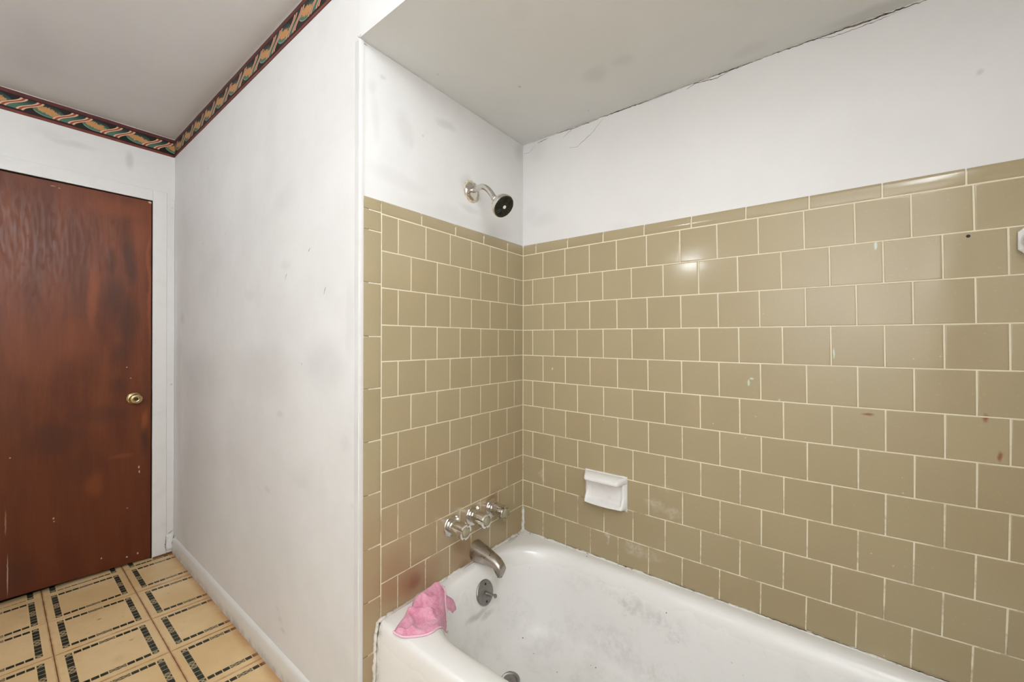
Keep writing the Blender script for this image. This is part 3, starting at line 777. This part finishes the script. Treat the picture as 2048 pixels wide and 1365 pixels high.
for (dd, z) in ((0, .0), (0, .20), (-.001, .325), (.0, .348), (.0022, .360), (.007, .3685), (.014, .3718)):
    e_ = .016 if z < .3 else .016*(1-max(0, (z-.3))/.07*.2)
    # apron leans out a little towards the floor
    lean = -.016*max(0, (.345-z)/.345)**.6
    rings.append([(x, y, z) for x, y in rrect(TX0+dd*.3, TX1, TY0+dd+lean, TY1, .012)])
for s_, z in [(-.028, .3722)]+PROF[1:]:
    rings.append([(x, y, z) for x, y in rrect(OX0+s_, OX1-s_, OY0+s_, OY1-s_, max(OR-s_*.9, .02))])
V = [p for r in rings for p in r]; F = []; n = len(rings[0])
for i in range(len(rings)-1):
    for k in range(n): F.append((i*n+k, i*n+(k+1) % n, (i+1)*n+(k+1) % n, (i+1)*n+k))
F.append(tuple((len(rings)-1)*n+k for k in range(n)))
tub_root = thing('bathtub', 'white enamelled built-in bathtub with grimy basin, along the tan tiled wall', 'bathtub', (.75, -.36, 0))
tub_off = (.75, -.36, 0)
tub = MB().add(V, F).build('tub_shell', M_tub, tub_root, True, 60, tub_off)
# lumpy caulk: along both walls, up the corner, down beside the bullnose
def bead(name, path, r0, amp, parent, off, flat=None, mat=None, seed=0):
    P = []
    for i in range(len(path)-1):
        a_, b_ = Vector(path[i]), Vector(path[i+1]); k = max(1, int((b_-a_).length/.008))
        for j in range(k): P.append(a_.lerp(b_, j/k))
    P.append(Vector(path[-1])); mb = MB()
    Q = [p+Vector([amp*.6*noise.noise(Vector((p.x*60+c_*9, p.y*60, p.z*60+seed))) for c_ in range(3)]) for p in P]
    N_ = len(Q)
    mb.tube(Q, lambda t: r0*(.55+1.1*abs(noise.noise(Vector((t*N_*.35, seed, 3))))+.25), 8)
    return mb.build(name, mat or M_caulk, parent, True, 60, off)
bead('caulk_bead', [(.005, -.003, .3735), (.35, -.002, .3725), (.7, -.002, .371), (XE-.02, -.002, .3705)], .0042, .003, tub_root, tub_off, seed=1)
bead('caulk_bead', [(.003, -.718, .372), (.003, -.55, .3735), (.003, -.3, .374), (.003, -.004, .374)], .0052, .0035, tub_root, tub_off, seed=2)
bead('caulk_bead', [(.004, -.004, .374), (.004, -.0035, .42), (.004, -.004, .475)], .0058, .003, tub_root, tub_off, seed=3)
bead('caulk_bead', [(.003, -.72, .372), (.003, -.728, .33), (.003, -.733, .2), (.003, -.739, .02)], .0055, .005, tub_root, tub_off, seed=4)
# caulk smeared into a fillet in the back corner
V = []; F = []
for i in range(9):
    for j in range(9):
        u, v = i/8, j/8; r = .055*u
        x, y = r*math.cos(math.pi/2*v), -r*math.sin(math.pi/2*v)
        V.append((x+.001, y-.001, .3735+.012*(1-u)**2+.0022*noise.noise(Vector((x*90, y*90, 1)))-.0012*u))
for i in range(8):
    for j in range(8): F.append((i*9+j, i*9+9+j, i*9+10+j, i*9+j+1))
MB().add(V, F).build('caulk_smear', M_caulk, tub_root, True, 60, tub_off)
for a_, b_ in ((.22, .30), (.33, .37), (.42, .50), (.53, .57), (.60, .72), (.76, .80), (.86, 1.12), (1.16, 1.3)):
    o = strip('mildew_line', [(a_, .3782-a_*.002), ((a_+b_)/2, .3775-a_*.002), (b_, .3783-b_*.002)], 'y', -.0048, .0030, M_crack, tub_root)
    for v_ in o.data.vertices: v_.co = v_.co-Vector(tub_off)
# overflow plate with trip lever on the faucet end of the basin
pc = Vector((.0712, -.326, .290)); pn = Vector((.957, 0, .29)).normalized()
ov = thing('overflow_plate', 'round grey overflow plate with trip lever inside the tub below the spout', 'overflow plate', tuple(pc))
pl = MB().rev((0, 0, 0), pn, [(-.012, .030), (-.005, .0405), (0, .0415), (.0025, .0395), (.0035, .034), (.004, .012)], 36).build('plate', M_pewter, ov, True)
tz = pn.cross(Vector((0, 1, 0))).normalized(); tz = tz if tz.z > 0 else -tz
for dy, dz in ((-.004, -.028), (.006, .026)):
    MB().rev(Vector((0, dy, 0))+tz*dz, pn, [(.002, .0042), (.0052, .0038), (.006, .002)], 12).build('screw', M_brassdark, ov, True)
MB().tube([tuple(pn*.004), tuple(pn*.012+Vector((0, .004, 0))-tz*.004), tuple(pn*.017+Vector((0, .014, 0))-tz*.012), tuple(pn*.018+Vector((0, .026, 0))-tz*.022)], lambda t: (.0075-.0035*t, .005-.002*t), 10).rev(tuple(pn*.018+Vector((0, .0285, 0))-tz*.0245), pn, [(-.0028, .0062), (.0, .0074), (.0028, .0062)], 12).build('lever', M_pewter, ov, True)
# floor drain
dr = thing('tub_drain', 'round metal drain flange in the tub floor, cut by the picture bottom', 'drain', (.207, -.355, .0655))
MB().rev((0, 0, 0), (0, 0, 1), [(-.012, .030), (-.001, .034), (.002, .033), (.003, .028), (.0, .0235), (-.006, .022)], 32).build('flange', M_pewter, dr, True)
MB().rev((0, 0, 0), (0, 0, 1), [(-.008, .0235), (.0, .0232), (.0028, .020), (.0034, .008)], 24).build('strainer', M_pewter, dr, True)

# ------------------------------------------------------------------ shower head
sh = thing('shower_head', 'chrome shower head with black nozzle face on a bent arm from the white wall', 'shower head', (-.004, -.323, 1.750))
so = (-.004, -.323, 1.752)
MB().rev((0, 0, 0), (1, 0, 0), [(0, .0335), (.0025, .034), (.005, .0325), (.009, .024), (.0125, .0125)], 32).build('flange', M_chrome, sh, True)
MB().rev((.0002, .002, .001), (1, 0, 0), [(0, .0415), (.002, .0400), (.0035, .034)], 40, lobe=lambda th, i: 1+.09*noise.noise(Vector((math.cos(th)*2.2, math.sin(th)*2.2, 5)))).build('old_caulk_ring', M_oldc, sh, True, 60)
arm = []
for i in range(13):
    t = i/12
    if t < .35: arm.append((.004+.05*t/.35, 0, .002+.004*t/.35))
    else:
        u = (t-.35)/.65; arm.append((.054+.060*u, 0, .006-.014*u-.044*u*u))
MB().tube([Vector(a_) for a_ in arm], .0104, 16).build('arm', M_chrome, sh, True)
hn = Vector((.77, -.06, -.64)).normalized(); h0 = Vector(arm[-1])
MB().rev(h0-hn*.004, hn, [(0, .0105), (.004, .0125), (.011, .0125), (.013, .0105)], 8).rev(h0+hn*.006, hn, [(0, .009), (.006, .0128), (.014, .009)], 16).build('swivel_nut', M_chrome, sh, True, 30)
hd = MB().rev(h0+hn*.012, hn, [(0, .011), (.006, .0150), (.012, .0235), (.020, .0335), (.029, .0392), (.036, .0410), (.044, .0418), (.0475, .0405), (.048, .0385)], 36).build('head', M_chromeF, sh, True, 40)
fc = h0+hn*.0575
MB().rev(fc, hn, [(0, .0385), (.003, .0388), (.0042, .0368), (.0036, .033), (.0040, .018), (.0052, .012), (.0052, .006)], 48, lobe=lambda th, i: 1+(.025 if i in (1, 2) and math.sin(th*24) > 0 else 0)).build('nozzle_face', M_black, hd, True, 30)
nb = MB(); a1 = hn.cross(Vector((0, 0, 1))).normalized(); b1 = hn.cross(a1)
for k in range(24):
    th = 2*math.pi*k/24
    d_ = a1*math.cos(th)+b1*math.sin(th)
    nb.tube([fc+d_*.018+hn*.0052, fc+d_*.0325+hn*.0046], .0012, 5)
nb.build('nozzle_ribs', M_black, hd, True)['kind'] = 'stuff'
MB().rev(fc, hn, [(.0045, .0062), (.0068, .0060), (.0072, .0035), (.0066, .0022)], 16).build('centre_cap', M_ceramic, hd, True)

# ------------------------------------------------------------------ valve handles
def handle(y, z, label, spin, drop):
    o3 = (.0, y, z)
    t = thing('faucet_handle', label, 'faucet handle', o3, 'fluted handles in a row above the tub spout')
    MB().rev((0, 0, 0), (1, 0, 0), [(0, .0365), (.003, .0372), (.005, .0355), (.0065, .029), (.007, .020)], 32).build('flange', M_chrome, t, True)
    prof = [(.004, .0205), (.010, .0228), (.016, .0240), (.028, .0253), (.042, .0264), (.057, .0274), (.068, .0276), (.0712, .0262), (.0712, .0190), (.064, .0175)]
    def lobe(th, i):
        tt = prof[i][0]; k = max(0.0, min(1.0, (tt-.014)/.036))
        c_ = math.cos((th+spin)*4)
        fl = max(0.0, (c_-.5)/.5)
        return 1-.26*k*fl
    MB().rev((0, 0, 0), (1, 0, drop), prof, 60, lobe).build('grip', M_chromeF, t, True, 28)
    MB().rev((0, 0, 0), (1, 0, drop), [(.060, .0165), (.0725, .0168), (.0765, .0150), (.0775, .010)], 24).build('end_cap', M_acrylic, t, True)
    return t
handle(-.424, .545, 'fluted chrome handle nearest the outer tile corner, left of three', .4, -.05)
handle(-.316, .545, 'middle fluted chrome handle of three, right above the tub spout', .1, -.05)
handle(-.207, .537, 'fluted chrome handle nearest the inner room corner, right of three', .9, -.03)

# tub spout
sp = thing('tub_spout', 'dull grey metal tub spout curving over the rim below the three handles', 'spout', (.0, -.300, .4065))
pts = []; N_ = 16
for i in range(N_+1):
    t = i/N_
    pts.append((t, .002+.132*t, .002-.006*t-.012*t*t-.010*max(0, t-.8)/.2))
V = []; F = []; nn = 24
for t, x, z in pts:
    ry = .0325-.0140*t**1.1; rz = .0375-.0225*t
    if t > .93: rz *= 1-(t-.93)*3; ry *= 1-(t-.93)*2
    for k in range(nn):
        th = 2*math.pi*k/nn; cy_, cz_ = math.cos(th), math.sin(th)
        yy = math.copysign(abs(cy_)**.85, cy_)*ry; zz = math.copysign(abs(cz_)**.9, cz_)*rz
        if cz_ < 0 and t > .74: zz -= .020*min(1, (t-.74)/.16)*(-cz_)   # mouth drops down at the end
        V.append((x-(.010*max(0, -cz_)*min(1, (t-.7)*5) if t > .7 else 0), yy, z+zz))
for i in range(N_):
    for k in range(nn): F.append((i*nn+k, i*nn+(k+1) % nn, (i+1)*nn+(k+1) % nn, (i+1)*nn+k))
F.append(tuple(range(nn-1, -1, -1))); F.append(tuple(N_*nn+k for k in range(nn)))
MB().add(V, F).build('spout_body', M_nickel, sp, True, 60)
MB().rev((.117, 0, -.0505), (.1, 0, -1), [(0, .0085), (.004, .0092), (.0055, .0078)], 20).build('spout_mouth', M_dark, sp, True)

# ------------------------------------------------------------------ soap dish
SX0, SX1, SZ0, SZ1 = .302, .470, .574, .700
sdish = thing('soap_dish', 'white ceramic soap dish with grip bar set in the long tiled wall', 'soap dish', ((SX0+SX1)/2, 0, SZ0))
oD = ((SX0+SX1)/2, 0, SZ0)
V = []; F = []; nu, nv = 44, 34
def sstep(a_, b_, x): t = max(0, min(1, (x-a_)/(b_-a_))); return t*t*(3-2*t)
for i in range(nu+1):
    for j in range(nv+1):
        u = i/nu; v = j/nv; x = SX0+(SX1-SX0)*u; z = SZ0+(SZ1-SZ0)*v
        ex = min(x-SX0, SX1-x); ez = min(z-SZ0, SZ1-z)
        # rounded corners of the plate
        rc = .014; ddx = max(0, rc-ex); ddz = max(0, rc-ez); de = rc-math.hypot(ddx, ddz)
        edge = sstep(0, .010, de)
        side = .010+.010*(1-v)+.006*sstep(.35, 0, v)
        uc = (u-.5)*2
        lip = .030+.012*(1-uc*uc)                                     # bowed front lip of the tray
        h = .0015+edge*.011
        rim_in = sstep(.014, .024, ex)                                # 0 on the side rims, 1 inside
        low = sstep(.30, .06, v)
        outer = edge*(.012+(lip-.012)*sstep(.42, .05, v))
        bowl = .006+(lip-.010)*sstep(.20, .105, v)
        h = outer*(1-rim_in)+bowl*rim_in if v > .11 else outer
        h = max(h, .0012)
        V.append((x, -h, z))
for i in range(nu):
    for j in range(nv): F.append((i*(nv+1)+j, (i+1)*(nv+1)+j, (i+1)*(nv+1)+j+1, i*(nv+1)+j+1))
# close back to the wall
ring = [i*(nv+1) for i in range(nu+1)]+[nu*(nv+1)+j for j in range(1, nv+1)]+[i*(nv+1)+nv for i in range(nu-1, -1, -1)]+[j for j in range(nv-1, 0, -1)]
n0 = len(V)
V += [(V[r][0], .003, V[r][2]) for r in ring]
for k in range(len(ring)): F.append((ring[k], ring[(k+1) % len(ring)], n0+(k+1) % len(ring), n0+k))
MB().add(V, F).build('tray', M_ceramic, sdish, True, 70, oD)
# grip bar across the top: rounded section sloping from plate to front edge, ends turned into the plate
V = []; F = []; ns = 30; nk = 16
for i in range(ns+1):
    t = i/ns; x = SX0+.001+(SX1-SX0-.002)*t
    e_ = min(t, 1-t)*(SX1-SX0); k_ = sstep(-.004, .022, e_)
    for k in range(nk):
        th = 2*math.pi*k/nk; c_, s_ = math.cos(th), math.sin(th)
        # section: wide in y (0.006..0.044), thin in z
        yy = -(.020*k_+.005)+(.024*k_+.003)*c_
        zz = .6815+.0135*s_*(.8+.2*k_)-.20*(-yy-.004)
        V.append((x, min(yy, -.001), zz+.006))
for i in range(ns):
    for k in range(nk): F.append((i*nk+k, i*nk+(k+1) % nk, (i+1)*nk+(k+1) % nk, (i+1)*nk+k))
F.append(tuple(range(nk-1, -1, -1))); F.append(tuple(ns*nk+k for k in range(nk)))
MB().add(V, F).build('grip_bar', M_ceramic, sdish, True, 60, oD)
# ceramic fixture at the far right
rx, rz = 1.4035, 1.419
fx = thing('ceramic_wall_bracket', 'small white ceramic bracket on the tan tiles at the right picture edge', 'wall bracket', (rx, 0, rz))
MB().bbox(-.027, .027, -.014, .0, -.029, .029, .009).build('base', M_ceramic, fx, True, 25)
MB().rev((0, -.010, 0), (0, -1, 0), [(0, .024), (.006, .022), (.016, .022), (.026, .0265), (.034, .027), (.042, .021), (.045, .010)], 24).build('knob', M_ceramic, fx, True, 50)

# ------------------------------------------------------------------ washcloth draped over the rim
OUT = [(.0762, -.7197), (.0792, -.7218), (.114, -.7164), (.1333, -.6996), (.1572, -.6741), (.1645, -.6508), (.1591, -.6196), (.1109, -.5467), (.105, -.5437), (.0991, -.5407), (.094, -.535), (.087, -.529), (.0776, -.5233), (.0755, -.488), (.0700, -.462), (.0610, -.466), (.0549, -.5048), (.0498, -.4974), (.0249, -.4902), (.0056, -.4936), (.004, -.5159), (.004, -.5507), (.0054, -.5728), (.0095, -.5993), (.0344, -.6224), (.0293, -.6371), (.0464, -.6568), (.0612, -.6928)]
RID = [([(.028, -.5212), (.0334, -.5556), (.0418, -.5864)], .016, .016), ([(.0409, -.6086), (.0717, -.5766), (.0848, -.5449)], .016, .013),
       ([(.0515, -.6478), (.0818, -.6307), (.0982, -.6111), (.1167, -.6157)], .015, .010), ([(.0848, -.712), (.1259, -.692), (.1521, -.6712), (.158, -.6268), (.1051, -.5488)], .006, .008),
       ([(.0367, -.5139), (.0751, -.541)], .008, .006), ([(.0593, -.6582), (.1002, -.6734), (.1228, -.6913)], .009, .008), ([(.1201, -.658), (.1215, -.6354), (.1186, -.6174)], -.009, .007),
       ([(.0608, -.5154), (.0682, -.4913), (.0707, -.4697)], .006, .007), ([(.1074, -.6008), (.1184, -.5827), (.0983, -.54)], .008, .007), ([(.055, -.60), (.085, -.60), (.105, -.585)], -.006, .006)]
def segd(p, a_, b_):
    ab = b_-a_; t = max(0, min(1, (p-a_).dot(ab)/ab.length_squared)); return (p-(a_+ab*t)).length
def polyd(p, pts, closed=False):
    Q = [Vector(q) for q in pts]
    return min(segd(p, Q[i], Q[(i+1) % len(Q)]) for i in range(len(Q) if closed else len(Q)-1))
def inside(x, y, P):
    c_ = False; j = len(P)-1
    for i in range(len(P)):
        if (P[i][1] > y) != (P[j][1] > y) and x < (P[j][0]-P[i][0])*(y-P[i][1])/(P[j][1]-P[i][1])+P[i][0]: c_ = not c_
        j = i
    return c_
import bmesh
from mathutils.geometry import delaunay_2d_cdt
bp = []
for i in range(len(OUT)):
    a_, b_ = Vector(OUT[i]), Vector(OUT[(i+1) % len(OUT)]); k = max(1, int((b_-a_).length/.004))
    for j in range(k): bp.append(a_.lerp(b_, j/k))
# gentle smoothing of the outline
for _ in range(6): bp = [(bp[i-1]+bp[i]*2+bp[(i+1) % len(bp)])*.25 for i in range(len(bp))]
nb_ = len(bp); pts2 = list(bp)
gs = .0036
for i in range(0, 60):
    for j in range(0, 80):
        x, y = -.002+i*gs+(gs/2 if j % 2 else 0), -.73+j*gs
        if inside(x, y, OUT) and polyd(Vector((x, y)), bp, True) > .0022: pts2.append(Vector((x, y)))
vco, _, tri, _, _, _ = delaunay_2d_cdt(pts2, [], [list(range(nb_))], 1, 1e-6)
def hcloth(x, y):
    p = Vector((x, y)); e_ = polyd(p, bp, True)
    h = .0035
    for r, amp, sg in RID:
        d_ = polyd(p, r); h += 1.3*amp*math.exp(-(d_/sg)**2)
    h += .0035*noise.noise(Vector((x*55, y*55, 1)))+.0016*noise.noise(Vector((x*130, y*130, 4)))
    return .0022+max(h, .001)*sstep(-.002, .012, e_)+.002*sstep(0, .01, e_)
cr = thing('washcloth', 'crumpled pink terry washcloth draped over the front corner of the tub rim', 'washcloth', (.08, -.6, .374))
oc = (.08, -.6, .374)
V = [(v.x-oc[0], v.y-oc[1], zt(v.x, v.y)+hcloth(v.x, v.y)-oc[2]) for v in vco]
co = mesh('cloth', V, [tuple(t) for t in tri], M_terry, cr, True)
bm = bmesh.new(); bm.from_mesh(co.data); bmesh.ops.recalc_face_normals(bm, faces=bm.faces)
if sum(f.normal.z for f in bm.faces) < 0: bmesh.ops.reverse_faces(bm, faces=bm.faces)
bm.to_mesh(co.data); bm.free(); co.data.shade_smooth()
md = co.modifiers.new('thick', 'SOLIDIFY'); md.thickness = .0022; md.offset = -1
hem = MB()
def hp(x, y): return Vector((x-oc[0], y-oc[1], zt(x, y)+hcloth(x, y)+.0008-oc[2]))
def hemline(idx):
    P = []
    for a_, b_ in zip(idx, idx[1:]):
        p, q = Vector(OUT[a_]), Vector(OUT[b_]); k = max(1, int((q-p).length/.003))
        for j in range(k): P.append(p.lerp(q, j/k))
    P.append(Vector(OUT[idx[-1]]))
    for _ in range(3): P = [P[0]]+[(P[i-1]+P[i]*2+P[i+1])*.25 for i in range(1, len(P)-1)]+[P[-1]]
    hem.tube([hp(p.x, p.y) for p in P], (.0030), 8)
hemline([0, 1, 2, 3, 4, 5, 6, 7])
hemline([18, 17, 16, 12, 11, 9])
hem.build('hem', M_hem, cr, True, 60)

# ------------------------------------------------------------------ room things behind the camera (light sources and their housings)
vo = (-.16, -YO, -1.86)
vl = MB().bbox(-.32, .32, 0, .04, -.05, .05, .006).build('vanity_light_bar', M_chromeF, wall_opp, True, 30, vo)
m = NT('globe bulb', .3); m.set('Base Color', (1, 1, 1, 1)); m.set('Emission Color', (1, .93, .82, 1)); m.set('Emission Strength', 3.0); M_bulb = m.m
for i in range(4):
    x = -.24+.16*i
    MB().rev((x, .04, 0), (0, 1, 0), [(0, .016), (.012, .018)]+[(.012+.03-.03*math.cos(a_), .03*math.sin(a_)+.004) for a_ in [math.pi*k/10 for k in range(3, 11)]], 20).build('bulb', M_bulb, vl, True, 60, vo)
